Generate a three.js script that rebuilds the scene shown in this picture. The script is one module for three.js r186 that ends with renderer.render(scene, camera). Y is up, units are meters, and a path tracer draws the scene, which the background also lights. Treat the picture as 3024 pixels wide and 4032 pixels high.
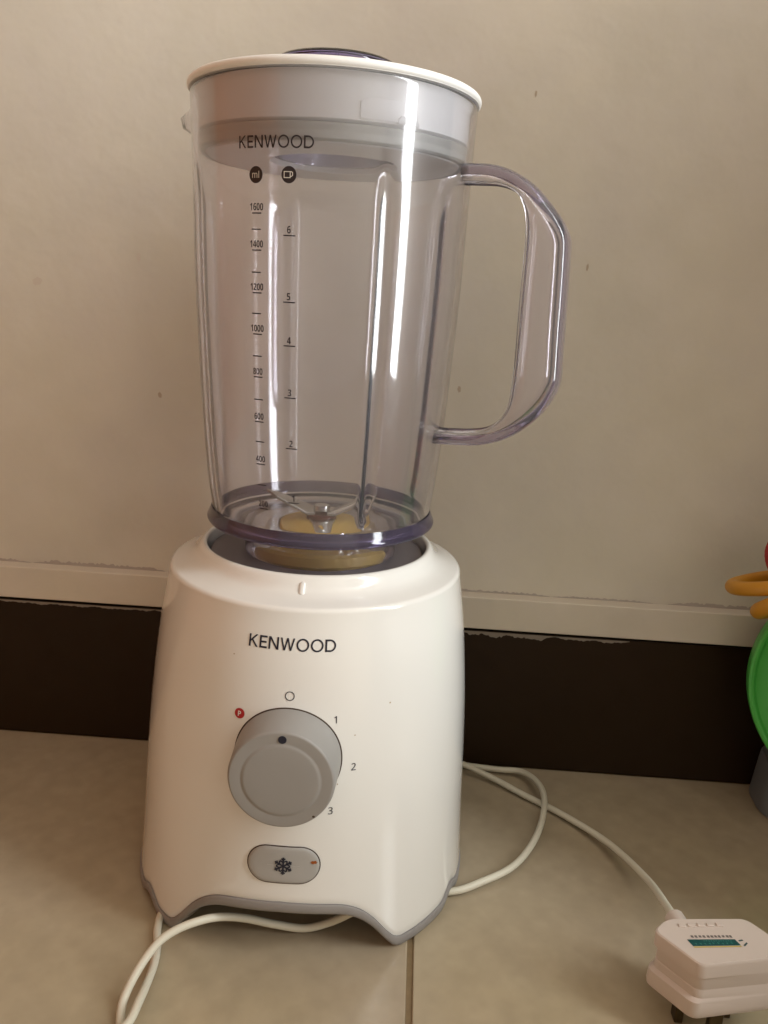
import * as THREE from 'three';
import { RectAreaLightUniformsLib } from 'three/addons/lights/RectAreaLightUniformsLib.js';
import { RoundedBoxGeometry } from 'three/addons/geometries/RoundedBoxGeometry.js';
import { mergeGeometries, mergeVertices, toCreasedNormals } from 'three/addons/utils/BufferGeometryUtils.js';
import { FontLoader } from 'three/addons/loaders/FontLoader.js';

// ---------------------------------------------------------------- camera, light, exposure
RectAreaLightUniformsLib.init();
const scene = new THREE.Scene();
scene.background = new THREE.Color(0, 0, 0);
const camera = new THREE.PerspectiveCamera(63.41, 768 / 1024, 0.02, 20);
{
  const yaw = -2.009 * Math.PI / 180, pitch = 14.68 * Math.PI / 180, roll = 3.0913 * Math.PI / 180;
  const fw = new THREE.Vector3(Math.sin(yaw) * Math.cos(pitch), -Math.sin(pitch), -Math.cos(yaw) * Math.cos(pitch));
  const r = new THREE.Vector3().crossVectors(fw, new THREE.Vector3(0, 1, 0)).normalize();
  const u = new THREE.Vector3().crossVectors(r, fw);
  const r2 = r.clone().multiplyScalar(Math.cos(roll)).addScaledVector(u, Math.sin(roll));
  const u2 = u.clone().multiplyScalar(Math.cos(roll)).addScaledVector(r, -Math.sin(roll));
  camera.position.set(0.0478, 0.3193, 0.4226);
  camera.quaternion.setFromRotationMatrix(new THREE.Matrix4().makeBasis(r2, u2, fw.clone().negate()));
  scene.add(camera);
}
const renderer = new THREE.WebGLRenderer({ antialias: true });
renderer.setSize(768, 1024);
renderer.toneMapping = THREE.LinearToneMapping;
renderer.toneMappingExposure = 3.85;
renderer.shadowMap.enabled = true;

// daylight enters by one tall glazed door in the right-hand wall
const DOOR = { x: 1.35, z0: 0.50, z1: 0.74, y0: 0.03, y1: 2.2 };
const daylight = new THREE.RectAreaLight(new THREE.Color(0.955, 0.99, 1.0), 5.2, DOOR.z1 - DOOR.z0, DOOR.y1 - DOOR.y0);
daylight.position.set(DOOR.x - 0.012, (DOOR.y0 + DOOR.y1) / 2, (DOOR.z0 + DOOR.z1) / 2);
daylight.lookAt(0, daylight.position.y, daylight.position.z);
scene.add(daylight);

// ---------------------------------------------------------------- helpers
const rad = (d) => d * Math.PI / 180;
let seed = 7;
const rnd = () => { seed = (seed * 1664525 + 1013904223) >>> 0; return seed / 4294967296; };
const C = (r, g, b) => new THREE.Color().setRGB(r, g, b);
function mat(color, roughness, extra = {}) { return new THREE.MeshPhysicalMaterial({ color, roughness, ...extra }); }
function mesh(name, geo, m, parent) {
  const o = new THREE.Mesh(geo, m);
  o.name = name; o.castShadow = true; o.receiveShadow = true;
  (parent || scene).add(o);
  return o;
}
function thing(name, label, category, pos = [0, 0, 0], turn = 0) {
  const g = new THREE.Group();
  g.name = name; g.userData = { label, category };
  g.position.set(...pos); g.rotation.y = turn;
  scene.add(g);
  return g;
}
const structure = (o) => { o.userData.kind = 'structure'; return o; };
const interp = (tab, x) => {
  if (x <= tab[0][0]) return tab[0][1];
  for (let i = 1; i < tab.length; i++) if (x <= tab[i][0]) {
    const t = (x - tab[i - 1][0]) / (tab[i][0] - tab[i - 1][0]);
    return tab[i - 1][1] + (tab[i][1] - tab[i - 1][1]) * t;
  }
  return tab[tab.length - 1][1];
};
// smooth (monotone-ish) interpolation through a table
const smoothTab = (tab, x) => {
  const n = tab.length;
  if (x <= tab[0][0]) return tab[0][1];
  if (x >= tab[n - 1][0]) return tab[n - 1][1];
  let i = 1; while (x > tab[i][0]) i++;
  const m = (k) => k <= 0 ? (tab[1][1] - tab[0][1]) / (tab[1][0] - tab[0][0]) : k >= n - 1 ? (tab[n - 1][1] - tab[n - 2][1]) / (tab[n - 1][0] - tab[n - 2][0])
    : (tab[k + 1][1] - tab[k - 1][1]) / (tab[k + 1][0] - tab[k - 1][0]);
  const [x0, y0] = tab[i - 1], [x1, y1] = tab[i], d = x1 - x0, t = (x - x0) / d;
  const a = m(i - 1) * d, b = m(i) * d, t2 = t * t, t3 = t2 * t;
  return (2 * t3 - 3 * t2 + 1) * y0 + (t3 - 2 * t2 + t) * a + (-2 * t3 + 3 * t2) * y1 + (t3 - t2) * b;
};
function outward(geo) {           // flips the faces of a closed mesh whose volume reads negative
  const p = geo.attributes.position, ix = geo.index.array;
  let v = 0;
  const a = new THREE.Vector3(), b = new THREE.Vector3(), c = new THREE.Vector3();
  for (let i = 0; i < ix.length; i += 3) {
    a.fromBufferAttribute(p, ix[i]); b.fromBufferAttribute(p, ix[i + 1]); c.fromBufferAttribute(p, ix[i + 2]);
    v += a.dot(b.cross(c));
  }
  if (v < 0) for (let i = 0; i < ix.length; i += 3) { const t = ix[i + 1]; ix[i + 1] = ix[i + 2]; ix[i + 2] = t; }
  return geo;
}
// grid of points P(i, j); wraps where asked; optional end caps on i
function grid(ni, nj, P, wrapI, wrapJ, caps = false) {
  const pos = [], uv = [], idx = [];
  for (let i = 0; i < ni; i++) for (let j = 0; j < nj; j++) { pos.push(...P(i, j)); uv.push(i / ni, j / nj); }
  const I = wrapI ? ni : ni - 1, J = wrapJ ? nj : nj - 1;
  for (let i = 0; i < I; i++) for (let j = 0; j < J; j++) {
    const a = i * nj + j, b = ((i + 1) % ni) * nj + j, c = ((i + 1) % ni) * nj + (j + 1) % nj, d = i * nj + (j + 1) % nj;
    idx.push(a, b, c, a, c, d);
  }
  if (caps) for (const [i, flip] of [[0, false], [ni - 1, true]]) {
    const ring = []; for (let j = 0; j < nj; j++) { const k = i * nj + j; ring.push(new THREE.Vector3(pos[k * 3], pos[k * 3 + 1], pos[k * 3 + 2])); }
    // flat cap: triangulate in the plane of the ring
    const c = ring.reduce((s, q) => s.add(q), new THREE.Vector3()).divideScalar(nj);
    const n = new THREE.Vector3();
    for (let j = 0; j < nj; j++) n.add(ring[j].clone().sub(c).cross(ring[(j + 1) % nj].clone().sub(c)));
    n.normalize();
    const e1 = ring[0].clone().sub(c).normalize(), e2 = n.clone().cross(e1);
    const flat = ring.map((q) => new THREE.Vector2(q.clone().sub(c).dot(e1), q.clone().sub(c).dot(e2)));
    const tris = THREE.ShapeUtils.triangulateShape(flat, []);
    for (const [x, y, z] of tris) flip ? idx.push(i * nj + x, i * nj + y, i * nj + z) : idx.push(i * nj + x, i * nj + z, i * nj + y);
  }
  const g = new THREE.BufferGeometry();
  g.setAttribute('position', new THREE.Float32BufferAttribute(pos, 3));
  g.setAttribute('uv', new THREE.Float32BufferAttribute(uv, 2));
  g.setIndex(idx);
  return g;
}
const finish = (g, crease = 35) => toCreasedNormals(g.scale(1000, 1000, 1000), rad(crease)).scale(0.001, 0.001, 0.001);   // its vertex hash is coarse: work in millimetres
// closed ring-shaped solid: profile loop of [r, h] swept round the y axis, radius changed by f(r, h, theta, k)
function ringSolid(loop, n, f, crease) {
  const g = grid(n, loop.length, (i, j) => {
    const th = i / n * Math.PI * 2, [r0, h0] = loop[j], [r, h] = f ? f(r0, h0, th, j) : [r0, h0];
    return [r * Math.sin(th), h, r * Math.cos(th)];
  }, true, true);
  return finish(outward(g), crease);
}
function lathe(points, n = 96, crease = 35) {
  const g = new THREE.LatheGeometry(points.map(([r, h]) => new THREE.Vector2(Math.max(r, 0), h)), n);
  g.deleteAttribute('normal');
  return finish(g, crease);
}
function arcPts(cx, cy, r, a0, a1, n) {
  const out = []; for (let i = 0; i <= n; i++) { const a = rad(a0 + (a1 - a0) * i / n); out.push([cx + r * Math.cos(a), cy + r * Math.sin(a)]); } return out;
}
function place(g, x, y, z, rx = 0, ry = 0, rz = 0) {
  return g.applyMatrix4(new THREE.Matrix4().makeRotationFromEuler(new THREE.Euler(rx, ry, rz)).setPosition(x, y, z));
}
function tube(points, radius, seg, rs = 10, closed = false) {
  return new THREE.TubeGeometry(new THREE.CatmullRomCurve3(points.map((p) => new THREE.Vector3(...p)), closed, 'centripetal'), seg, radius, rs, closed);
}
function noise2(n, seed0) {       // tileable value noise, several octaves
  let s = seed0; const rr = () => { s = (s * 1664525 + 1013904223) >>> 0; return s / 4294967296; };
  return (cells, octaves, gain = 0.5) => {
    const out = new Float32Array(n * n); let amp = 1, tot = 0;
    for (let o = 0; o < octaves; o++) {
      const c = cells << o, lat = new Float32Array(c * c).map(() => rr());
      for (let y = 0; y < n; y++) for (let x = 0; x < n; x++) {
        const fx = x / n * c, fy = y / n * c, x0 = Math.floor(fx), y0 = Math.floor(fy);
        let u = fx - x0, v = fy - y0; u = u * u * (3 - 2 * u); v = v * v * (3 - 2 * v);
        const a = lat[y0 % c * c + x0 % c], b = lat[y0 % c * c + (x0 + 1) % c], d = lat[(y0 + 1) % c * c + x0 % c], e = lat[(y0 + 1) % c * c + (x0 + 1) % c];
        out[y * n + x] += amp * (a + (b - a) * u + (d - a) * v + (a - b - d + e) * u * v);
      }
      tot += amp; amp *= gain;
    }
    for (let i = 0; i < out.length; i++) out[i] /= tot;
    return out;
  };
}
function dataTex(n, fill, srgb) {
  const d = new Uint8Array(n * n * 4);
  for (let i = 0; i < n * n; i++) { const c = fill(i, i % n, Math.floor(i / n)); d[i * 4] = c[0]; d[i * 4 + 1] = c[1]; d[i * 4 + 2] = c[2]; d[i * 4 + 3] = 255; }
  const t = new THREE.DataTexture(d, n, n, THREE.RGBAFormat);
  t.wrapS = t.wrapT = THREE.RepeatWrapping; t.magFilter = THREE.LinearFilter; t.minFilter = THREE.LinearMipmapLinearFilter; t.generateMipmaps = true;
  if (srgb) t.colorSpace = THREE.SRGBColorSpace;
  t.needsUpdate = true;
  return t;
}
const grey = (v) => { v = Math.max(0, Math.min(255, Math.round(v))); return [v, v, v]; };
function planarUV(geo, ax, ay, scale, ox = 0, oy = 0) {
  const p = geo.attributes.position, uv = new Float32Array(p.count * 2);
  for (let i = 0; i < p.count; i++) { uv[i * 2] = p.getComponent(i, ax) / scale + ox; uv[i * 2 + 1] = p.getComponent(i, ay) / scale + oy; }
  geo.setAttribute('uv', new THREE.BufferAttribute(uv, 2));
  return geo;
}

// ---------------------------------------------------------------- materials
const N = 512, nz = noise2(N, 11), nA = nz(4, 5), nB = nz(64, 3), nC = nz(16, 4), nD = nz(8, 6, 0.65);
const wallTone = dataTex(N, (i) => { const v = 236 + (nA[i] - 0.5) * 26 + (nC[i] - 0.5) * 10; return [v + 3, v, v - 3 - (nD[i] - 0.5) * 10].map((q) => Math.max(0, Math.min(255, q))); }, true);
const wallBump = dataTex(N, (i) => grey(128 + (nB[i] - 0.5) * 150 + (nC[i] - 0.5) * 90));
const tileTone = dataTex(N, (i) => { const v = 228 + (nD[i] - 0.5) * 14 + (nB[i] - 0.5) * 20 + (nC[i] - 0.5) * 6; return [v + 2, v, v - 4 - (nA[i] - 0.5) * 18].map((q) => Math.max(0, Math.min(255, q))); }, true);
const tileRough = dataTex(N, (i) => grey(155 + (nC[i] - 0.5) * 60 + (nB[i] - 0.5) * 40));
const tileBump = dataTex(N, (i) => grey(128 + (nB[i] - 0.5) * 90 + (nD[i] - 0.5) * 60));
const smudge = dataTex(N, (i) => grey(150 + (nC[i] - 0.5) * 120 + (nA[i] - 0.5) * 80));

const M = {
  wall: mat(C(0.83, 0.80, 0.71), 0.75, { map: wallTone, bumpMap: wallBump, bumpScale: 0.00032 }),
  wallGrime: mat(C(0.50, 0.445, 0.40), 0.85),
  trim: mat(C(0.84, 0.79, 0.69), 0.42, { map: wallTone }),
  skirting: mat(C(0.023, 0.0115, 0.0042), 0.8, { roughnessMap: smudge, specularIntensity: 0.45 }),
  plaster: mat(C(0.27, 0.23, 0.19), 0.9),
  tile: mat(C(0.52, 0.435, 0.305), 0.36, { map: tileTone, roughnessMap: tileRough, bumpMap: tileBump, bumpScale: 0.00007 }),
  grout: mat(C(0.27, 0.19, 0.10), 0.9, { map: tileTone }),
  white: mat(C(0.82, 0.805, 0.76), 0.3, { roughnessMap: smudge, clearcoat: 0.75, clearcoatRoughness: 0.07 }),
  lidWhite: mat(C(0.94, 0.94, 0.92), 0.3),
  greyTrim: mat(C(0.27, 0.25, 0.235), 0.5),
  greySeat: mat(C(0.20, 0.175, 0.18), 0.4),
  knob: mat(C(0.30, 0.285, 0.265), 0.45),
  button: mat(C(0.40, 0.385, 0.36), 0.48),
  navy: mat(C(0.012, 0.014, 0.03), 0.4),
  ink: mat(C(0.018, 0.012, 0.014), 0.45),
  red: mat(C(0.42, 0.012, 0.015), 0.4),
  paper: mat(C(0.75, 0.72, 0.66), 0.5),
  grime: mat(C(0.055, 0.03, 0.016), 0.8),
  amber: mat(C(0.30, 0.075, 0.008), 0.5),
  underside: mat(C(0.25, 0.22, 0.2), 0.7),
  clear: mat(C(1, 1, 1), 0.045, { transmission: 0.975, thickness: 0.003, ior: 1.5, clearcoat: 0.45, clearcoatRoughness: 0.28, attenuationColor: C(0.50, 0.46, 0.68), attenuationDistance: 0.036 }),
  clearHandle: mat(C(1, 1, 1), 0.04, { transmission: 0.955, thickness: 0.004, ior: 1.5, attenuationColor: C(0.47, 0.41, 0.62), attenuationDistance: 0.028 }),
  rim: mat(C(0.36, 0.32, 0.46), 0.08, { transmission: 0.9, thickness: 0.003, ior: 1.5, attenuationColor: C(0.26, 0.21, 0.36), attenuationDistance: 0.005 }),
  purple: mat(C(0.95, 0.93, 0.98), 0.02, { transmission: 1, thickness: 0.003, ior: 1.5, attenuationColor: C(0.42, 0.37, 0.58), attenuationDistance: 0.042 }),
  seal: mat(C(0.50, 0.50, 0.46), 0.4),
  yellow: mat(C(0.86, 0.58, 0.15), 0.4),
  redBrown: mat(C(0.13, 0.018, 0.012), 0.45),
  steel: mat(C(0.62, 0.62, 0.60), 0.22, { metalness: 1 }),
  cord: mat(C(0.66, 0.62, 0.50), 0.45),
  plug: mat(C(0.62, 0.535, 0.47), 0.42),
  brass: mat(C(0.10, 0.075, 0.04), 0.35, { metalness: 1 }),
  green: mat(C(0.08, 0.5, 0.08), 0.38),
  tub: mat(C(0.16, 0.17, 0.18), 0.5),
  toyYellow: mat(C(0.62, 0.29, 0.02), 0.45),
  toyRed: mat(C(0.42, 0.012, 0.018), 0.5),
  toyOrange: mat(C(0.6, 0.2, 0.03), 0.5),
  wood: mat(C(0.47, 0.18, 0.065), 0.45),
  roomWall: mat(C(0.56, 0.51, 0.44), 0.8),
  ceiling: mat(C(0.86, 0.84, 0.8), 0.9),
  shadeBlock: mat(C(0.07, 0.045, 0.03), 0.5),
  frame: mat(C(0.7, 0.68, 0.64), 0.5),
  glow: new THREE.MeshStandardMaterial({ color: C(0.1, 0.1, 0.1), roughness: 0.6, emissive: C(0.95, 0.98, 1.0), emissiveIntensity: 0.8 }),
};

// ---------------------------------------------------------------- the setting
const WZ = -0.115, SK = -0.106;          // painted wall and the face of skirting and trim
const RX0 = -0.95, RX1 = 1.35, RZ1 = 1.3, RY1 = 2.3;
const box = (x0, x1, y0, y1, z0, z1) => new THREE.BoxGeometry(x1 - x0, y1 - y0, z1 - z0).translate((x0 + x1) / 2, (y0 + y1) / 2, (z0 + z1) / 2);

const floor = new THREE.Group(); floor.name = 'floor'; structure(floor); scene.add(floor);
mesh('grout_bed', planarUV(box(RX0, RX1, -0.03, -0.0011, WZ, RZ1), 0, 2, 0.11), M.grout, floor);
{
  const xs = [RX0 - 0.0, -0.5415, 0.0607, 0.6637, RX1], zs = [SK + 0.0004, 0.4937, 1.0967, RZ1], g = 0.0015;
  for (let i = 0; i < 4; i++) for (let j = 0; j < 3; j++) {
    const x0 = xs[i] + (i ? g : 0), x1 = xs[i + 1] - (i < 3 ? g : 0), z0 = zs[j] + (j ? g : 0), z1 = zs[j + 1] - (j < 2 ? g : 0);
    const t = new RoundedBoxGeometry(x1 - x0, 0.01, z1 - z0, 2, 0.0009).translate((x0 + x1) / 2, -0.005, (z0 + z1) / 2);
    mesh('tile', planarUV(t, 0, 2, 0.5, i * 0.37, j * 0.61), M.tile, floor);
  }
}
const wall = structure(mesh('wall', planarUV(box(RX0, RX1, 0.0, RY1, WZ - 0.1, WZ), 0, 1, 0.42), M.wall));
// small scuffs on the paint
{
  const spots = [[-0.2, 0.316, 0.0030, 0.0024], [-0.134, 0.334, 0.0012, 0.0030], [-0.122, 0.248, 0.0013, 0.0018], [0.105, 0.438, 0.0007, 0.0016], [0.146, 0.342, 0.0007, 0.0022], [0.073, 0.263, 0.001, 0.0022]];
  const faint = [0, 1];
  spots.forEach(([x, y, a, b], k) => {
    const s = new THREE.Shape(), n = 22, ph = k * 1.7;
    for (let i = 0; i < n; i++) {
      const t = i / n * Math.PI * 2, w = 1 + 0.10 * Math.sin(2 * t + ph) + 0.10 * Math.sin(5 * t + 2 * ph) + 0.08 * Math.sin(9 * t);
      const px = x + a * w * Math.cos(t), py = y + b * w * Math.sin(t); i ? s.lineTo(px, py) : s.moveTo(px, py);
    }
    mesh('scuff', new THREE.ShapeGeometry(s).translate(0, 0, WZ + 0.0002), mat(faint.includes(k) ? C(0.69, 0.62, 0.535) : C(0.50, 0.41, 0.31), 0.8), wall);
  });
}
const skirting = structure(mesh('skirting', planarUV(box(RX0, RX1, 0.0, 0.1015, WZ + 0.0001, SK), 0, 1, 0.2), M.skirting));
// ragged line of filler left along the top of the skirting
for (const [x0, x1, deep] of [[-0.235, -0.125, 0.5], [-0.125, -0.05, 1.0], [-0.05, 0.085, 0.9], [0.085, 0.15, 1.0], [0.15, 0.2, 0.55]]) {
  const s = new THREE.Shape(), n = Math.round((x1 - x0) / 0.0011);
  s.moveTo(x0, 0.1012); s.lineTo(x1, 0.1012);
  for (let i = n; i >= 0; i--) {
    const x = x0 + (x1 - x0) * i / n, e = Math.min(1, Math.min(i, n - i) / 6);
    s.lineTo(x, 0.1009 - e * deep * (0.0016 + 0.0012 * Math.sin(x * 330) * Math.sin(x * 91 + 1) + 0.0013 * rnd()));
  }
  mesh('chipped_filler', new THREE.ExtrudeGeometry(s, { depth: 0.0006, bevelEnabled: false }).translate(0, 0, SK), M.plaster, skirting);
}
const trim = structure(mesh('trim_strip', planarUV(new RoundedBoxGeometry(RX1 - RX0, 0.0225, 0.0115, 2, 0.0008).translate((RX0 + RX1) / 2, 0.1148, WZ + 0.0052), 0, 1, 0.3), M.trim));

// greyish grime gathered on the paint just above the trim, in uneven runs
for (const [x0, x1, top] of [[-0.33, -0.215, 0.0022], [-0.213, -0.12, 0.0030], [-0.118, -0.03, 0.0022], [0.06, 0.145, 0.0018], [0.147, 0.215, 0.0014], [0.225, 0.34, 0.0026]]) {
  const s = new THREE.Shape(), n = Math.round((x1 - x0) / 0.0014);
  s.moveTo(x0, 0.1258); s.lineTo(x1, 0.1258);
  for (let i = n; i >= 0; i--) { const x = x0 + (x1 - x0) * i / n, e = Math.min(1, Math.min(i, n - i) / 9); s.lineTo(x, 0.1263 + e * top * (0.35 + 0.65 * rnd())); }
  mesh('grime_line', new THREE.ShapeGeometry(s).translate(0, 0, WZ + 0.0002), M.wallGrime, wall);
}

// what lies outside the frame and lights or shades it: the rest of the plain room
structure(mesh('ceiling', box(RX0, RX1, RY1, RY1 + 0.08, WZ, RZ1), M.ceiling));
structure(mesh('wall_behind_camera', box(RX0, RX1, 0, RY1, RZ1, RZ1 + 0.08), M.roomWall));
structure(mesh('wall_left', box(RX0 - 0.08, RX0, 0, RY1, WZ, RZ1), M.wood));
{
  const o = structure(mesh('wall_right', mergeGeometries([
    box(RX1, RX1 + 0.1, 0, RY1, WZ, DOOR.z0), box(RX1, RX1 + 0.1, 0, RY1, DOOR.z1, RZ1),
    box(RX1, RX1 + 0.1, 0, DOOR.y0, DOOR.z0, DOOR.z1), box(RX1, RX1 + 0.1, DOOR.y1, RY1, DOOR.z0, DOOR.z1)]), M.roomWall));
  const d = thing('window', 'tall glazed window letting daylight in from the right-hand wall', 'window', [RX1, 0, 0]);
  mesh('glass', box(0.004, 0.012, DOOR.y0, DOOR.y1, DOOR.z0, DOOR.z1), M.glow, d);
}

const shadeCupboard = thing('added_shade_cupboard', 'unseen dark cupboard added at the right to shade the wall and floor', 'cupboard', [0.405, 0, WZ + 0.011]);  // unseen occluder, added to darken the right of the wall and floor
mesh('carcass', box(0, 0.5, 0.02, 0.60, 0, 0.24), M.shadeBlock, shadeCupboard);
mesh('plinth', box(0.01, 0.49, 0.0, 0.02, 0, 0.225), M.shadeBlock, shadeCupboard);

const crate = thing('added_shade_crate', 'unseen dark open crate added at the right to block low window light', 'crate', [0.39, 0, 0.19]);  // added out of frame to cut window light on floor, plug and lower base
mesh('crate_floor', box(0, 0.26, 0.002, 0.012, 0, 0.22), M.shadeBlock, crate);
for (const [x0, x1, z0, z1] of [[0, 0.01, 0, 0.22], [0.25, 0.26, 0, 0.22], [0.01, 0.25, 0, 0.01], [0.01, 0.25, 0.21, 0.22]]) mesh('crate_side', box(x0, x1, 0.0, 0.165, z0, z1), M.shadeBlock, crate);

// ---------------------------------------------------------------- blender: base
const BX = -0.0015;                       // the base stands a touch off the jug's axis
const BASE_R = [[0, 0.0922], [0.01, 0.0917], [0.03, 0.0903], [0.05, 0.0892], [0.085, 0.0874], [0.115, 0.0852], [0.149, 0.0815], [0.165, 0.0790], [0.178, 0.0767]];
const lean = (h) => -0.0028 * (1 - Math.min(1, h / 0.18));   // the housing is a little fuller towards the left at its foot
const baseR = (h) => smoothTab(BASE_R, h);
const ARCH = [[0, 0.0312], [10, 0.0303], [18, 0.0288], [22, 0.0268], [26, 0.0230], [30, 0.0170], [33, 0.0110], [35.5, 0.0060], [38, 0.0018], [41, 0.0], [45, 0.0]];
const archH = (deg) => {                  // height of the lower edge round the base
  let d = ((deg + 180) % 360 + 360) % 360 - 180;
  const side = (c, w, top) => { const q = Math.abs(d - c) / w; return q >= 1 ? 0 : top * (0.5 + 0.5 * Math.cos(Math.PI * q)); };
  return Math.max(0, Math.abs(d) < 45 ? smoothTab(ARCH, Math.abs(d)) : 0) + side(-54, 9, 0.0052) + side(69, 8, 0.0052) + side(180, 40, 0.03);
};
const base = thing('blender_motor_unit', 'white plastic blender motor base with grey dial, standing on the tiled floor', 'blender', [BX, 0, 0]);
{
  const n = 240, TRIM = 0.0058;
  // outer skin, from the lower edge up over the shoulder and lip, down into the seat, and back inside
  const top = [...arcPts(0.0740, 0.1788, 0.0027, 0, 78, 6), [0.0715, 0.18235], [0.0690, 0.1833], [0.0665, 0.18445], [0.0645, 0.1859], [0.0630, 0.1876], [0.0620, 0.1893], [0.0612, 0.19045], ...arcPts(0.0593, 0.1899, 0.0017, 50, 180, 7), [0.0572, 0.1884], [0.0566, 0.1860], [0.0564, 0.1820], [0.055, 0.1790], [0.0545, 0.1700]];
  const rows = 46, inner = 12;
  const nj = rows + top.length + inner;
  const g = grid(n, nj, (i, j) => {
    const th = i / n * Math.PI * 2, lo = archH(th * 180 / Math.PI) + TRIM;
    let r, h;
    if (j < rows) { const t = j / (rows - 1), u = t * t * (0.4) + t * 0.6; h = lo + (0.1788 - lo) * u; r = baseR(h); if (j === 0) r -= 0.0005; }
    else if (j < rows + top.length) [r, h] = top[j - rows];
    else { const t = (j - rows - top.length) / (inner - 1); h = 0.165 + (lo + 0.0006 - 0.165) * t; r = baseR(h) - 0.0028; }
    return [r * Math.sin(th) + lean(h), h, r * Math.cos(th)];
  }, true, true);
  mesh('shell', finish(outward(g), 40), M.white, base);
  // grey foot trim following the arched edge
  const t2 = [[0.0003, 0.0008], [0.0006, 0.002], [0.0006, 0.0050], [0.0002, 0.0056], [-0.0022, 0.0056], [-0.0115, 0.0056], [-0.0115, 0.0006], [-0.0105, 0], [-0.0012, 0], [-0.0003, 0.0002]];
  mesh('foot_trim', finish(outward(grid(n, t2.length, (i, j) => {
    const th = i / n * Math.PI * 2, lo = archH(th * 180 / Math.PI), h = lo + t2[j][1], r = baseR(lo + 0.003) + t2[j][0];
    return [r * Math.sin(th) + lean(h), h, r * Math.cos(th)];
  }, true, true)), 50), M.greyTrim, base);
  mesh('underside', lathe([[0, 0.047], [0.083, 0.047], [0.0835, 0.0475], [0.0835, 0.0495], [0.083, 0.05], [0, 0.05]], 64), M.underside, base);
  mesh('seat', lathe([[0, 0.1800], [0.030, 0.1800], [0.0302, 0.1866], [0.0556, 0.1866], [0.0558, 0.1850], [0.0558, 0.176], [0, 0.176]], 96), M.greySeat, base);
}
// print and small parts laid on the curved front: local (u, v) metres round a point given by azimuth and height
function wrapOn(geo, az, h0, R, lift) {
  const p = geo.attributes.position, r0 = R(h0), a0 = rad(az);
  for (let i = 0; i < p.count; i++) {
    const u = p.getX(i), v = p.getY(i), w = p.getZ(i), h = h0 + v, r = R(h) + lift + w, a = a0 + u / r0;
    p.setXYZ(i, r * Math.sin(a) + (R === baseR ? lean(h) : 0), h, r * Math.cos(a));
  }
  geo.computeVertexNormals();
  return geo;
}
const poly = (pts, holes = []) => { const s = new THREE.Shape(pts.map((q) => new THREE.Vector2(...q))); for (const hpts of holes) s.holes.push(new THREE.Path(hpts.map((q) => new THREE.Vector2(...q)))); return s; };
const ell = (cx, cy, a, b, n = 40) => Array.from({ length: n }, (_, i) => [cx + a * Math.cos(i / n * 2 * Math.PI), cy + b * Math.sin(i / n * 2 * Math.PI)]);
const S = 0.15;
const LETTERS = {
  K: [0.77, poly([[0, 0], [S, 0], [S, 0.40], [0.24, 0.50], [0.60, 0], [0.77, 0], [0.34, 0.59], [0.74, 1], [0.57, 1], [S, 0.57], [S, 1], [0, 1]])],
  E: [0.62, poly([[0, 0], [0.62, 0], [0.62, S], [S, S], [S, 0.5 - S / 2], [0.57, 0.5 - S / 2], [0.57, 0.5 + S / 2], [S, 0.5 + S / 2], [S, 1 - S], [0.62, 1 - S], [0.62, 1], [0, 1]])],
  N: [0.82, poly([[0, 0], [S, 0], [S, 0.80], [0.82 - S * 1.2, 0], [0.82, 0], [0.82, 1], [0.82 - S, 1], [0.82 - S, 0.20], [S * 1.2, 1], [0, 1]])],
  W: [1.15, poly([[0, 1], [0.255, 0], [0.395, 0], [0.575, 0.76], [0.755, 0], [0.895, 0], [1.15, 1], [1.01, 1], [0.825, 0.22], [0.645, 1], [0.505, 1], [0.325, 0.22], [0.14, 1]])],
  O: [1.0, poly(ell(0.5, 0.5, 0.5, 0.52), [ell(0.5, 0.5, 0.365, 0.39).reverse()])],
  D: [0.86, poly([[0, 0], [0.36, 0], ...arcPts(0.36, 0.5, 0.5, -84, 84, 24), [0.36, 1], [0, 1]], [[[S, S], [S, 1 - S], [0.36, 1 - S], ...arcPts(0.36, 0.5, 0.365, 84, -84, 24), [0.36, S]]])],
};
function word(text, width, gap = 0.13) {  // flat letters, centred on the origin
  const total = [...text].reduce((s, c) => s + LETTERS[c][0] + gap, -gap), k = width / total;
  let x = -total / 2; const out = [];
  for (const c of text) { const g = new THREE.ShapeGeometry(LETTERS[c][1], 12).translate(x, -0.5, 0).scale(k, k, 1); out.push(g); x += LETTERS[c][0] + gap; }
  return out;
}
const font = await new FontLoader().loadAsync('fonts/droid/droid_sans_regular.typeface.json');
const fontBold = await new FontLoader().loadAsync('fonts/droid/droid_sans_bold.typeface.json');
function textGeo(str, height, squeeze = 0.86, f = font) {
  const g = new THREE.ShapeGeometry(f.generateShapes(str, 1), 5);
  g.computeBoundingBox(); const b = g.boundingBox, k = height / (b.max.y - b.min.y);
  return g.translate(-(b.min.x + b.max.x) / 2, -(b.min.y + b.max.y) / 2, 0).scale(k * squeeze, k, 1);
}
const flat = (shape, n = 24) => new THREE.ShapeGeometry(shape, n);
const onBase = (name, geo, az, h, m, lift = 0.00018, parent = base) => mesh(name, wrapOn(geo, az, h, baseR, lift), m, parent);
for (const g of word('KENWOOD', 0.0400)) onBase('logo_letter', g, -0.55, 0.1650, M.navy);
onBase('off_mark', flat(poly(ell(0, 0, 0.0022, 0.0022), [ell(0, 0, 0.00182, 0.00182).reverse()])), -0.1, 0.1413, M.navy);
{
  const p = onBase('pulse_mark', flat(poly(ell(0, 0, 0.0025, 0.0025))), -16.1, 0.1299, M.red);
  mesh('letter', wrapOn(textGeo('P', 0.0025, 0.95, fontBold), -16.1, 0.1299, baseR, 0.00034), M.paper, p);
}
onBase('numeral', textGeo('1', 0.0034, 1), 14.6, 0.1303, M.navy);
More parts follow.
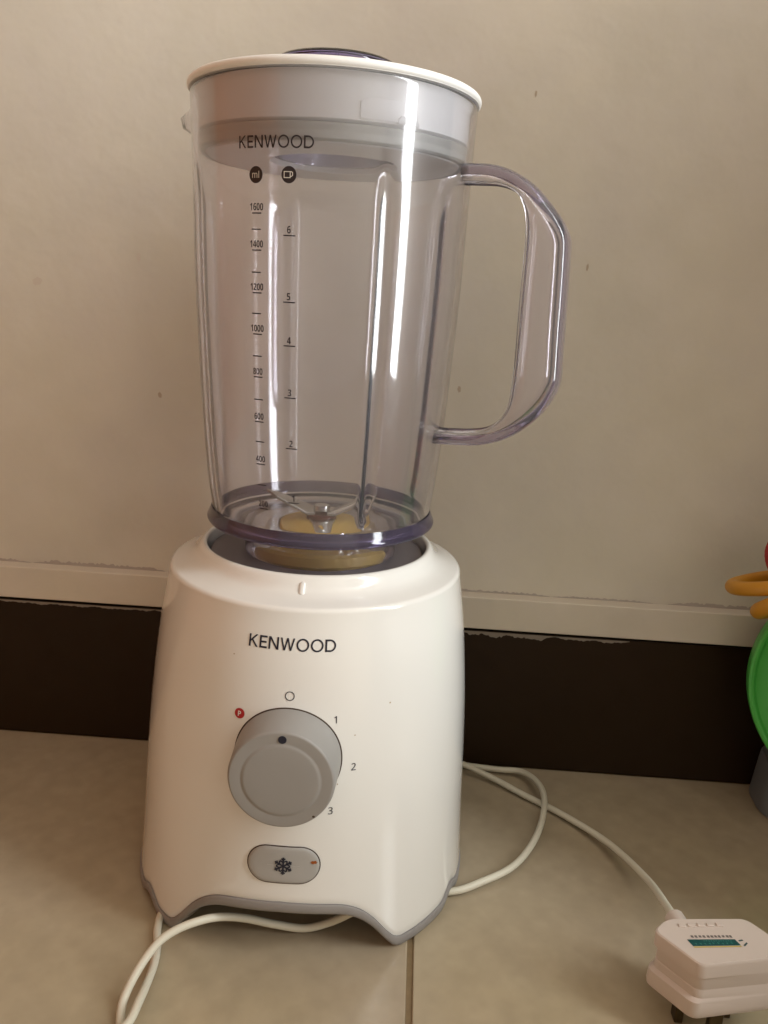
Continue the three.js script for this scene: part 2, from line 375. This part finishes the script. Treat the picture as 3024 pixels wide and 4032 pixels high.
onBase('numeral', textGeo('2', 0.0036, 1), 20.9, 0.1065, M.navy);
onBase('numeral', textGeo('3', 0.0036, 1), 14.2, 0.0853, M.navy);
// raised locking mark on the shoulder
{
  const g = new THREE.CapsuleGeometry(0.0014, 0.0042, 8, 18).scale(1, 1, 0.45).rotateX(rad(-44));
  mesh('locking_mark', place(g, 0.0643 * Math.sin(rad(0.9)), 0.1866, 0.0643 * Math.cos(rad(0.9))), M.white, base);
}
// dial: tapered round body on a horizontal spindle, dished face
{
  const KX = -0.0009, KY = 0.1106, r0 = 0.0247, z1 = 0.1025;
  const k = new THREE.Group(); k.name = 'dial'; k.position.set(KX, KY, 0); base.add(k);
  const prof = [[0, 0.074], [r0, 0.074], [r0, 0.0855], [0.0240, z1 - 0.0016], ...arcPts(0.0226, z1 - 0.0012, 0.0012, 12, 90, 5), [0.0185, z1 - 0.0002], [0.0178, z1 - 0.0002], [0.0174, z1], [0.0168, z1 + 0.0002], [0.0160, z1 + 0.0003], [0.009, z1 + 0.0004], [0, z1 + 0.0004]];
  mesh('dial_body', lathe(prof, 128, 30).rotateX(Math.PI / 2), M.knob, k);
  mesh('dial_pointer', new THREE.CylinderGeometry(0.00185, 0.00185, 0.0005, 32).rotateX(Math.PI / 2).translate(0.0003, 0.0201, z1 - 0.0001), M.navy, k);
  mesh('speck', new THREE.SphereGeometry(0.0006, 10, 8).scale(1.2, 1, 0.4).translate(0.0150, -0.0168, z1 - 0.0001), M.grime, k);
  // line of grime where the dial enters the shell
  const pts = [];
  for (let i = 0; i < 96; i++) { const a = i / 96 * 2 * Math.PI, x = KX + (r0 + 0.00015) * Math.cos(a), y = KY + (r0 + 0.00015) * Math.sin(a), R = baseR(y), e = x - lean(y); pts.push([x, y, Math.sqrt(R * R - e * e)]); }
  mesh('dial_gap', tube(pts, 0.00038, 192, 6, true), M.grime, base);
}
// ice button: stadium with a printed snowflake
{
  const az = 0.7, h = 0.0572, W = 0.0172, H = 0.0096, L = W - H;
  const run = (x0, x1, y) => Array.from({ length: 11 }, (_, i) => [x0 + (x1 - x0) * (i + 1) / 12, y]);
  const stad = (d, n = 20) => [...arcPts(L, 0, H + d, -90, 90, n), ...run(L, -L, H + d), ...arcPts(-L, 0, H + d, 90, 270, n), ...run(-L, L, -H - d)];
  const dense = (pts) => { const s = poly(pts); return s; };
  const rows = [[-0.0015, -0.0002], [0.0005, -0.0002], [0.0008, -0.0006], [0.0010, -0.0016], [0.0010, -0.0040], [0.0009, -0.0070], [0.0009, -0.00955]];
  const N0 = stad(0).length;
  const g = grid(rows.length, N0, (i, j) => { const q = stad(rows[i][1])[j]; return [q[0], q[1], rows[i][0]]; }, false, true, false);
  const b = mesh('ice_button', finish(wrapOn(g, az, h, baseR, 0), 40), M.button, base);
  mesh('button_gap', wrapOn(new THREE.ShapeGeometry(poly(stad(0.00035), [stad(-0.0003).reverse()]), 12), az, h, baseR, 0.00025), M.grime, base);
  const arm = [];
  const bar = 0.00042, tip = 0.0045;
  const half = [[bar, bar * 1.74], [bar, 0.0016], [0.0015, 0.0025], [0.0019, 0.00195 + 0.0001], [0.0021, 0.0024], [0.0014 + 0.0003, 0.0031], [bar, 0.00245]];
  const right = [[bar, bar * 1.74], [bar, 0.00175], [0.0012, 0.0024], [0.0016, 0.0019], [0.0020, 0.0022], [0.0014, 0.0032], [bar, 0.0026], [bar, 0.0030], [0.0011, 0.0037], [0.0008, 0.0042], [bar, 0.0039], [bar, tip]];
  for (let k = 0; k < 6; k++) {
    const pts = [...right, ...right.slice().reverse().map(([x, y]) => [-x, y])];
    const a = k * Math.PI / 3, rot = pts.map(([x, y]) => [x * Math.cos(a) - y * Math.sin(a), x * Math.sin(a) + y * Math.cos(a)]);
    mesh('snowflake_arm', wrapOn(flat(poly(rot)), az, h, baseR, 0.00118), M.navy, b);
  }
  mesh('snowflake_hub', wrapOn(flat(poly(Array.from({ length: 6 }, (_, k) => [0.00082 * Math.cos(k * Math.PI / 3), 0.00082 * Math.sin(k * Math.PI / 3)]))), az, h, baseR, 0.00118), M.navy, b);
  mesh('stain', wrapOn(flat(poly(ell(0, 0, 0.0015, 0.0008).map(([x, y], i) => [x * (1 + 0.2 * Math.sin(i * 1.3)), y * (1 + 0.25 * Math.cos(i * 0.9))]))), az + 9.2, h + 0.0022, baseR, 0.00118), M.amber, b);
}
// specks and hairs on the shell
for (const [az, h, a, b] of [[33, 0.135, 0.0005, 0.0004], [21, 0.122, 0.0004, 0.0003], [-20, 0.157, 0.0004, 0.0003], [16, 0.0985, 0.0003, 0.0004], [-6, 0.078, 0.0006, 0.0003]])
  onBase('speck', flat(poly(ell(0, 0, a, b, 12))), az, h, mat(C(0.45, 0.36, 0.25), 0.7), 0.0001);

// ---------------------------------------------------------------- blender: jug
const JUG_TURN = rad(-15.6);
const JUG_R = [[0.2105, 0.0567], [0.2276, 0.0590], [0.255, 0.0612], [0.287, 0.0630], [0.3245, 0.0647], [0.370, 0.0657], [0.385, 0.0661], [0.4042, 0.0667]];
const jugR = (h) => smoothTab(JUG_R, h);
const jug = thing('blender_jug', 'clear purple-tinted plastic blender jug with printed scale and handle on the white base', 'blender jug', [0, 0, 0], JUG_TURN);
const wrapAz = (d) => ((d + 180) % 360 + 360) % 360 - 180;
{
  const outer = [], inner = [];
  const hs = []; for (let i = 0; i <= 44; i++) hs.push(0.2118 + (0.4025 - 0.2118) * i / 44);
  for (const h of hs) outer.push([jugR(h), h, 1]);
  for (const h of hs.slice().reverse()) if (h > 0.2135) inner.push([jugR(h) - 0.0026, h, 2]);
  const loop = [[0.0225, 0.1984, 0], [0.0362, 0.1984, 0], [0.0364, 0.1872, 0], [0.0368, 0.1868, 0], [0.0394, 0.1868, 0], [0.0398, 0.1872, 0], [0.0398, 0.1992, 0], [0.041, 0.2004, 0], [0.050, 0.2018, 0], [0.0555, 0.2026, 0], [0.0564, 0.2032, 0], [0.0566, 0.2045, 0], [0.0566, 0.2108, 0],
    ...outer, [0.0666, 0.4036, 0], [0.0661, 0.4042, 0], [0.0650, 0.4042, 0], [0.0645, 0.4036, 0], ...inner,
    [0.0541, 0.2112, 0], [0.0538, 0.2075, 0], [0.0530, 0.2048, 0], [0.0512, 0.2032, 0], [0.0480, 0.2026, 0], [0.035, 0.2020, 0], [0.0225, 0.2016, 0]];
  const ribs = [43, 133, -137, -47];
  const body = ringSolid(loop.map(([r, h]) => [r, h]), 288, (r, h, th, k) => {
    const kind = loop[k][2], deg = th * 180 / Math.PI;
    if (kind) {
      const fade = Math.max(0, Math.min(1, (0.369 - h) / 0.012));
      for (const c of ribs) {
        const d = wrapAz(deg - c) / 3.6;
        if (Math.abs(d) < 2) { const bump = Math.exp(-d * d * 2.2) * fade; r -= (kind === 2 ? 0.0026 : 0.0007) * bump; }
      }
      const s = wrapAz(deg + 91) / 11, v = h > 0.378 ? Math.exp(-Math.pow((h - 0.3965) / 0.0075, 2)) : 0;
      r += 0.0168 * Math.exp(-s * s) * v;
    }
    return [r, h];
  }, 50);
  mesh('jug_body', body, M.clear, jug);
  mesh('bottom_rim', ringSolid([[0.0568, 0.2106], [0.0568, 0.2036], ...arcPts(0.0574, 0.2052, 0.0019, -100, 40, 10), [0.0583, 0.2078], [0.0575, 0.2098], [0.0571, 0.2108]], 200, null, 50), M.rim, jug);
}
// handle: U-shaped strap swept down from under the rim
{
  const curve = (pts, n) => new THREE.CatmullRomCurve3(pts.map(([x, y]) => new THREE.Vector3(x, y, 0)), false, 'centripetal').getSpacedPoints(n);
  const O = curve([[0.0646, 0.3785], [0.0700, 0.3785], [0.0789, 0.3779], [0.0869, 0.3756], [0.0975, 0.3695], [0.1048, 0.3624], [0.1110, 0.3552], [0.1148, 0.3482], [0.1156, 0.3406], [0.1168, 0.3026], [0.1172, 0.2845], [0.1163, 0.2805], [0.1127, 0.2726], [0.1055, 0.2637], [0.0955, 0.2561], [0.0825, 0.2514], [0.0700, 0.2502], [0.0596, 0.2498]], 110);
  const I = curve([[0.0642, 0.3698], [0.0700, 0.3698], [0.0819, 0.3692], [0.0889, 0.3663], [0.0927, 0.3611], [0.0943, 0.3545], [0.0946, 0.318], [0.0946, 0.281], [0.0934, 0.2705], [0.0905, 0.2650], [0.0843, 0.2600], [0.0760, 0.2580], [0.0660, 0.2572], [0.0601, 0.2570]], 110);
  const w = 0.0105, tw = 0.0026, ts = 0.0044;
  // rounded, hollow section, slit open on the inner side: x across the strap, y inwards from its outer face
  const pw = (v, e) => Math.sign(v) * Math.pow(Math.abs(v), e);
  const secAt = (d) => {
    const k = [], n = 26, t0 = rad(16), yc = (ts + d - 0.0012) / 2, hd = (d - 0.0012 - ts) / 2;
    for (let i = 0; i <= n; i++) { const t = t0 + (2 * Math.PI - 2 * t0) * i / n; k.push([w * pw(Math.sin(t), 0.72), d / 2 + d / 2 * pw(Math.cos(t), 0.72)]); }
    for (let i = n; i >= 0; i--) { const t = t0 * 1.25 + (2 * Math.PI - 2.5 * t0) * i / n; k.push([(w - tw) * pw(Math.sin(t), 0.72), yc + hd * pw(Math.cos(t), 0.72)]); }
    return k;
  };
  const nS = secAt(0.01).length;
  const g = grid(111, nS, (i, j) => {
    const o = O[i], q = I[i], d = o.distanceTo(q), [a, y] = secAt(d)[j], b = y / d;
    return [o.x + (q.x - o.x) * b, o.y + (q.y - o.y) * b, -a];
  }, false, true, true);
  const hg = finish(outward(g), 38);
  hg.applyMatrix4(new THREE.Matrix4().makeRotationY(rad(75 - 90) - JUG_TURN));
  mesh('handle', hg, M.clearHandle, jug);
}
// printed scale
const onJug = (name, geo, az, h, m = M.ink, lift = 0.00015, parent = jug) => mesh(name, wrapOn(geo, az + 15.6, h, jugR, lift), m, parent);
for (const g of word('KENWOOD', 0.0336)) onJug('logo_letter', g, -15.2, 0.3768);
{
  const a = onJug('millilitre_mark', flat(poly(ell(0, 0, 0.0032, 0.0033))), -22.4, 0.3642);
  onJug('unit_letters', textGeo('ml', 0.0027, 0.95), -22.4, 0.3643, M.paper, 0.0003, a);
  const b = onJug('cup_mark', flat(poly(ell(0, 0, 0.0032, 0.0033))), -9.4, 0.3643);
  onJug('cup_outline', flat(poly([[-0.0020, -0.0012], [0.0009, -0.0012], [0.0009, -0.0007], [0.0013, -0.0007], [0.0019, -0.0002], [0.0019, 0.0010], [0.0013, 0.0014], [-0.0020, 0.0014]],
    [[[-0.00168, -0.00088], [-0.00168, 0.00108], [0.00058, 0.00108], [0.00058, -0.00088]], [[0.0009, -0.0004], [0.0009, 0.00108], [0.0012, 0.00108], [0.00158, 0.0008], [0.00158, -0.0001], [0.0012, -0.0004]]])), -9.5, 0.3642, M.paper, 0.0003, b);
}
const tick = (w, t) => flat(poly([[-w / 2, -t / 2], [w / 2, -t / 2], [w / 2, t / 2], [-w / 2, t / 2]]));
{
  const ml = [[-22.01, 0.3493], [-22.23, 0.3429], [-22.0, 0.3346], [-22.22, 0.3256], [-21.92, 0.3172], [-22.26, 0.3086], [-21.9, 0.2999], [-22.18, 0.2905], [-21.92, 0.2814], [-21.86, 0.2715], [-21.71, 0.2615], [-21.57, 0.2524], [-21.47, 0.242], [-21.18, 0.2322], [-20.86, 0.2207]];
  ml.forEach(([az, h], k) => {
    onJug('scale_tick', tick(0.0045, 0.00052), az, h);
    if (k % 2 === 0) onJug('scale_number', textGeo(String(1600 - k * 100), 0.0029, 0.76, fontBold), az - 0.1, h + 0.0025);
  });
  [[-8.86, 0.3408], [-8.66, 0.314], [-8.36, 0.2958], [-7.91, 0.2734], [-7.19, 0.2507], [-6.16, 0.2253]].forEach(([az, h], k) => {
    onJug('scale_tick', tick(0.0052, 0.00052), az, h);
    onJug('scale_number', textGeo(String(6 - k), 0.0030, 0.80, fontBold), az - 0.2, h + 0.0023);
  });
}
// blade unit screwed into the floor of the jug
{
  const u = new THREE.Group(); u.name = 'blade_unit'; jug.add(u);
  mesh('collar', lathe([[0, 0.1876], [0.0342, 0.1876], [0.0350, 0.1884], [0.0350, 0.1930], [0.0335, 0.1948], [0.028, 0.1960], [0.0226, 0.1972], [0.0221, 0.1982], [0.0219, 0.2008], [0.0212, 0.2018], [0.0155, 0.2022], [0.0145, 0.2028], [0.0125, 0.2032], [0, 0.2032]], 72), M.yellow, u);
  mesh('seal', lathe([[0, 0.2030], [0.0076, 0.2030], [0.0078, 0.2034], [0.0078, 0.2058], [0.0072, 0.2063], [0, 0.2063]], 48), M.redBrown, u);
  const blade = (az, up, len, w0, w1, at = 0.2066) => {
    const s = poly([[0.0035, -w0 / 2], [0.0075, -w0 / 2], [len * 0.8, -w1 / 2], [len, w1 * 0.1], [len * 0.82, w1 / 2], [0.0075, w0 / 2], [0.0035, w0 / 2]]);
    const g = new THREE.ExtrudeGeometry(s, { depth: 0.0011, bevelEnabled: true, bevelSize: 0.0003, bevelThickness: 0.0003, bevelSegments: 1 }).rotateX(-Math.PI / 2);
    const p = g.attributes.position;
    for (let i = 0; i < p.count; i++) { const x = p.getX(i); p.setY(i, p.getY(i) + Math.max(0, x - 0.0075) * Math.tan(rad(up))); }
    g.computeVertexNormals();
    mesh('blade', place(g, 0, at, 0, 0, rad(az) - JUG_TURN, 0), M.steel, u);
  };
  blade(4, 26, 0.0275, 0.0125, 0.0095); blade(184, 26, 0.0285, 0.0125, 0.0095); blade(97, -12, 0.0230, 0.0120, 0.0065);
  blade(-80, -14, 0.0225, 0.0125, 0.0055, 0.2034);
  mesh('nut', new THREE.CylinderGeometry(0.0042, 0.0044, 0.0028, 6).translate(0, 0.2092, 0), M.steel, u);
}

// ---------------------------------------------------------------- blender: lid and filler cap
const lid = thing('jug_cover', 'white round plastic lid pressed into the top of the clear jug', 'lid', [0, 0, 0], 0);
{
  const prof = [[0.0298, 0.3800], [0.0300, 0.3778], [0.0590, 0.3778], [0.0598, 0.3786], [0.0598, 0.3852], [0.0622, 0.3862], [0.0628, 0.3866], [0.0630, 0.4048], [0.0672, 0.4048], ...arcPts(0.0662, 0.4066, 0.0019, -60, 90, 8), [0.060, 0.4090], [0.0330, 0.4096], [0.0312, 0.4086], [0.0298, 0.4060]];
  mesh('lid_body', ringSolid(prof, 160, null, 40), M.lidWhite, lid);
  mesh('rubber_seal', ringSolid([[0.0599, 0.3782], [0.0622, 0.3782], [0.0630, 0.3790], [0.0630, 0.3800], [0.0624, 0.3812], [0.0624, 0.3824], [0.0630, 0.3838], [0.0628, 0.3851], [0.0599, 0.3850]], 160, null, 40), M.seal, lid);
  // raised locking tab on the lid's side wall
  const pn = (a0, a1, h0, h1, t, name) => {
    const m = 24, g = grid(m, 6, (i, j) => {
      const a = rad(a0 + (a1 - a0) * i / (m - 1)), e = Math.min(i, m - 1 - i) < 3 ? 0.3 + 0.23 * Math.min(i, m - 1 - i) : 1;
      const q = [[h0, -0.001], [h0, t * 0.7], [h0 + 0.0004, t], [h1 - 0.0006 - (1 - e) * 0.002, t], [h1 - (1 - e) * 0.002, t * 0.5], [h1 - (1 - e) * 0.002, -0.001]][j];
      const r = 0.0629 + q[1]; return [r * Math.sin(a), q[0], r * Math.cos(a)];
    }, false, true, true);
    mesh(name, finish(outward(g), 40), M.lidWhite, lid);
  };
  pn(15.5, 39, 0.3872, 0.3952, 0.0005, 'locking_tab');
  pn(30, 39, 0.3868, 0.3902, 0.0009, 'locking_catch');
}
const cap = thing('filler_cap', 'translucent purple filler cap in the middle of the white lid', 'cap', [0, 0, 0], 0);
mesh('cap_body', ringSolid([[0.0266, 0.3802], [0.0290, 0.3802], [0.0292, 0.3806], [0.0292, 0.4098], [0.0300, 0.4108], [0.0304, 0.4145], [0.0303, 0.4178], [0.0297, 0.4198], [0.0280, 0.4210], [0.020, 0.4218], [0.0005, 0.4222], [0.0005, 0.4196], [0.020, 0.4192], [0.0262, 0.4180], [0.0270, 0.4150], [0.0266, 0.4100]], 120, null, 40), M.purple, cap);

// ---------------------------------------------------------------- cord and plug
const cord = thing('power_cord', 'cream power cord looping from the blender base to a white three-pin plug', 'power cord');
mesh('cable', tube([[0.0520, 0.0300, 0.0560], [0.0440, 0.0275, 0.0660], [0.0371, 0.0240, 0.0731], [0.0320, 0.0200, 0.0716], [0.0192, 0.0090, 0.0681], [0.0064, 0.0045, 0.0685], [-0.0089, 0.0075, 0.0709], [-0.0235, 0.0140, 0.0757], [-0.0344, 0.0190, 0.0820], [-0.0431, 0.0215, 0.0887], [-0.0521, 0.0210, 0.0948], [-0.0582, 0.0190, 0.1002], [-0.0629, 0.0150, 0.1068], [-0.0666, 0.0100, 0.1151], [-0.0685, 0.0050, 0.1220], [-0.0670, 0.0026, 0.1300], [-0.0600, 0.0026, 0.1450], [-0.0540, 0.0026, 0.1620], [-0.0650, 0.0026, 0.1720], [-0.0730, 0.0045, 0.1600], [-0.0660, 0.0072, 0.1440], [-0.0614, 0.0075, 0.1350], [-0.0607, 0.0072, 0.1240], [-0.0612, 0.0050, 0.1120], [-0.0622, 0.0032, 0.0975], [-0.0645, 0.0026, 0.0855], [-0.0680, 0.0025, 0.0740], [-0.0680, 0.0030, 0.0620], [-0.0450, 0.0030, 0.0400], [0.0, 0.0030, 0.0330], [0.055, 0.0030, 0.0330], [0.0839, 0.0031, 0.0308],
  [0.1003, 0.0040, 0.0222], [0.1186, 0.0050, 0.0085], [0.1345, 0.0065, -0.0170], [0.1440, 0.0090, -0.0480], [0.1440, 0.0080, -0.0730], [0.1345, 0.0050, -0.0920], [0.1200, 0.0035, -0.0950], [0.0980, 0.0030, -0.0980], [0.0700, 0.0030, -0.1005], [0.0560, 0.0060, -0.0995], [0.0620, 0.0095, -0.0985], [0.0800, 0.0093, -0.0970], [0.0960, 0.0070, -0.0915], [0.1124, 0.0045, -0.0835], [0.1332, 0.0030, -0.0675], [0.1541, 0.0030, -0.0502], [0.1780, 0.0060, -0.0190], [0.1900, 0.0150, 0.0240], [0.1890, 0.0270, 0.0580], [0.1876, 0.0345, 0.0790], [0.1887, 0.0355, 0.0880]], 0.0020, 700, 12), M.cord, cord);
{
  // plug lying on its pins: rounded outline lofted over a waisted side
  const out = [[0.1672, 0.0985], [0.1752, 0.0905], [0.2141, 0.0861], [0.2240, 0.0990], [0.2215, 0.1085], [0.1829, 0.1179]];
  const cen = [0.1965, 0.1005], V = [];
  for (let i = 0; i < out.length; i++) {           // round every corner
    const p = out[i], a = out[(i + 5) % 6], b = out[(i + 1) % 6], q = (t, s) => { const d = Math.hypot(s[0] - p[0], s[1] - p[1]), k = Math.min(0.45, 0.0038 / d); return [p[0] + (s[0] - p[0]) * k, p[1] + (s[1] - p[1]) * k]; };
    const s = q(0, a), e = q(0, b);
    for (let t = 0; t <= 6; t++) { const u = t / 6, w0 = (1 - u) * (1 - u), w1 = 2 * u * (1 - u), w2 = u * u; V.push([w0 * s[0] + w1 * p[0] + w2 * e[0], w0 * s[1] + w1 * p[1] + w2 * e[1]]); }
  }
  const prof = [[0.0170, 0.95, 0], [0.0165, 0.985, 0], [0.0172, 1.015, 0], [0.0195, 1.03, 0], [0.0250, 1.03, 0.2], [0.0258, 1.022, 0.6], [0.0266, 1.01, 1], [0.0304, 1.008, 1], [0.0308, 0.996, 1], [0.0314, 0.996, 1], [0.0318, 1.006, 1], [0.0368, 1.003, 1], [0.0374, 1.002, 0.6], [0.0380, 1.002, 0.1], [0.0435, 1.0, 0], [0.0448, 0.99, 0], [0.0454, 0.965, 0]];
  const g = grid(prof.length, V.length, (i, j) => {
    const [h, k, grip] = prof[i], dx = V[j][0] - cen[0], dz = V[j][1] - cen[1], l = Math.hypot(dx, dz);
    const side = Math.min(1, Math.max(0, (-dx / l - 0.15) / 0.5)), kk = k - 0.075 * grip * side * side * (3 - 2 * side);   // finger grip pressed into the left flank
    return [cen[0] + dx * kk, h, cen[1] + dz * kk];
  }, false, true, true);
  const plug = mesh('plug', finish(outward(g), 32), M.plug, cord);
  plug.position.x = 0.0022;
  mesh('cable_sleeve', tube([[0.1851, 0.0340, 0.0760], [0.1856, 0.0347, 0.0820], [0.1866, 0.0352, 0.0900]], 0.0047, 12, 14), M.plug, plug);
  for (const [x, z, a, b] of [[0.1835, 0.1010, 0.0040, 0.0062], [0.2060, 0.0970, 0.0062, 0.0040], [0.1960, 0.1115, 0.0062, 0.0040]]) mesh('pin', new RoundedBoxGeometry(a, 0.0172, b, 2, 0.0007).translate(x, 0.0086, z), M.brass, plug);
  // printed label on the top face
  const L = [[0.1813, 0.1030], [0.2035, 0.1005], [0.2050, 0.1040], [0.1829, 0.1068]];
  const cv = document.createElement('canvas'); cv.width = 512; cv.height = 128; const cx = cv.getContext('2d');
  cx.fillStyle = '#0d4b4a'; cx.fillRect(0, 0, 512, 128);
  cx.fillStyle = '#3a7a70'; cx.font = 'bold 52px sans-serif'; 
  for (let k = 0; k < 9; k++) { const x = 40 + k * 48 + rnd() * 8; cx.fillRect(x, 72 + rnd() * 8, 22, 9); cx.fillRect(x + 5, 60 + rnd() * 20, 8, 34); }
  for (let k = 0; k < 12; k++) cx.fillRect(160 + k * 26, 22 + rnd() * 6, 14, 18);
  const tx = new THREE.CanvasTexture(cv); tx.colorSpace = THREE.SRGBColorSpace;
  const quad = (P, y) => { const q = new THREE.BufferGeometry(); q.setAttribute('position', new THREE.Float32BufferAttribute(P.flatMap(([x, z]) => [x, y, z]), 3)); q.setAttribute('uv', new THREE.Float32BufferAttribute([0, 1, 1, 1, 1, 0, 0, 0], 2)); q.setIndex([0, 3, 2, 0, 2, 1]); q.computeVertexNormals(); return q; };
  const lab = mesh('label', quad(L, 0.04555), mat(C(1, 1, 1), 0.5, { map: tx }), plug);
  mesh('label_edge', quad([[0.1829, 0.10705], [0.2050, 0.10425], [0.2052, 0.1049], [0.1833, 0.1077]], 0.04555), mat(C(0.55, 0.42, 0.12), 0.6), plug);
  for (let k = 0; k < 11; k++) { const x = 0.1835 + k * 0.0018 + rnd() * 0.0004, z = 0.1003 - k * 0.0002; mesh('printed_mark', quad([[x, z], [x + 0.0011, z - 0.0001], [x + 0.0013, z + 0.0011 + rnd() * 0.0004], [x + 0.0002, z + 0.0012]], 0.04555), mat(C(0.16, 0.14, 0.13), 0.6), plug); }
  for (const [a, b] of [[[0.2048, 0.1010], [0.2068, 0.1003]], [[0.2062, 0.1038], [0.2082, 0.1018]]]) mesh('printed_mark', quad([a, b, [b[0] + 0.0004, b[1] + 0.0007], [a[0] + 0.0004, a[1] + 0.0007]], 0.04555), mat(C(0.05, 0.09, 0.09), 0.6), plug);
  // raised letters moulded near the cable end, too worn to read
  for (let k = 0; k < 5; k++) mesh('moulded_letter', new RoundedBoxGeometry(0.0034, 0.0009, 0.0020, 2, 0.0004).translate(0.1815 + k * 0.0045, 0.0456, 0.0945 - k * 0.0006), M.plug, plug);
}

// ---------------------------------------------------------------- things at the right edge
const tub = thing('storage_tub', 'dark grey plastic tub on the floor by the skirting under the green dish', 'tub', [0.346, 0, -0.079], rad(-4));
mesh('tub_body', (() => {
  const s = [], n = 10, W = 0.056, D = 0.025, r = 0.018;
  for (const [cx, cz, a] of [[W - r, D - r, 0], [-(W - r), D - r, 90], [-(W - r), -(D - r), 180], [W - r, -(D - r), 270]]) for (let i = 0; i <= n; i++) s.push([cx + r * Math.cos(rad(a + 90 * i / n)), cz + r * Math.sin(rad(a + 90 * i / n))]);
  const prof = [[0.0, 0.97], [0.001, 0.995], [0.003, 1.0], [0.0305, 0.955], [0.033, 0.95], [0.034, 0.93]];
  return finish(outward(grid(prof.length, s.length, (i, j) => [s[j][0] * prof[i][1], prof[i][0], s[j][1] * prof[i][1]], false, true, true)), 35);
})(), M.tub, tub);
const dish = thing('green_dish', 'round green plastic dish standing on edge on the grey tub', 'dish', [0.3330, 0.1020, -0.050]);
{
  const g = lathe([[0, -0.010], [0.055, -0.010], [0.0690, -0.009], [0.0700, -0.007], [0.0700, 0.008], [0.0694, 0.0100], [0.0680, 0.0106], [0.0666, 0.0100], [0.0650, 0.0070], [0.0600, 0.0045], [0.035, 0.0035], [0, 0.0030]], 120, 28).rotateX(Math.PI / 2);
  g.applyMatrix4(new THREE.Matrix4().makeRotationFromEuler(new THREE.Euler(rad(-12), rad(-19), 0, 'YXZ')));
  mesh('dish_body', g, M.green, dish);
}
const rattle = thing('ring_rattle', 'yellow ring rattle with a red ribbed grip lying on top of the green dish', 'rattle toy', [0, 0, 0]);
{
  const ring = (x, y, z, R, r, rx, ry, rz) => mesh('ring', place(new THREE.TorusGeometry(R, r, 20, 72), x, y, z, rx, ry, rz), M.toyYellow, rattle);
  ring(0.2730, 0.1705, -0.048, 0.0335, 0.0042, rad(74), rad(12), rad(0));
  ring(0.2700, 0.1650, -0.030, 0.0230, 0.0045, rad(58), rad(18), rad(0));
  const p = []; for (let i = 0; i <= 40; i++) { const t = i / 40, a = Math.PI * t; p.push([Math.max(0.0001, 0.0150 * Math.sin(a) ** 0.75 + (i > 2 && i < 38 ? 0.00045 * Math.cos(i * Math.PI) : 0)), -0.017 * Math.cos(a)]); }
  mesh('grip', place(lathe(p, 48, 60), 0.2740, 0.1815, -0.055, 0.25, 0, 0.5), M.toyRed, rattle);
  mesh('bead', place(new THREE.SphereGeometry(0.0065, 24, 16), 0.2790, 0.1590, -0.030), M.toyOrange, rattle);
}

renderer.render(scene, camera);
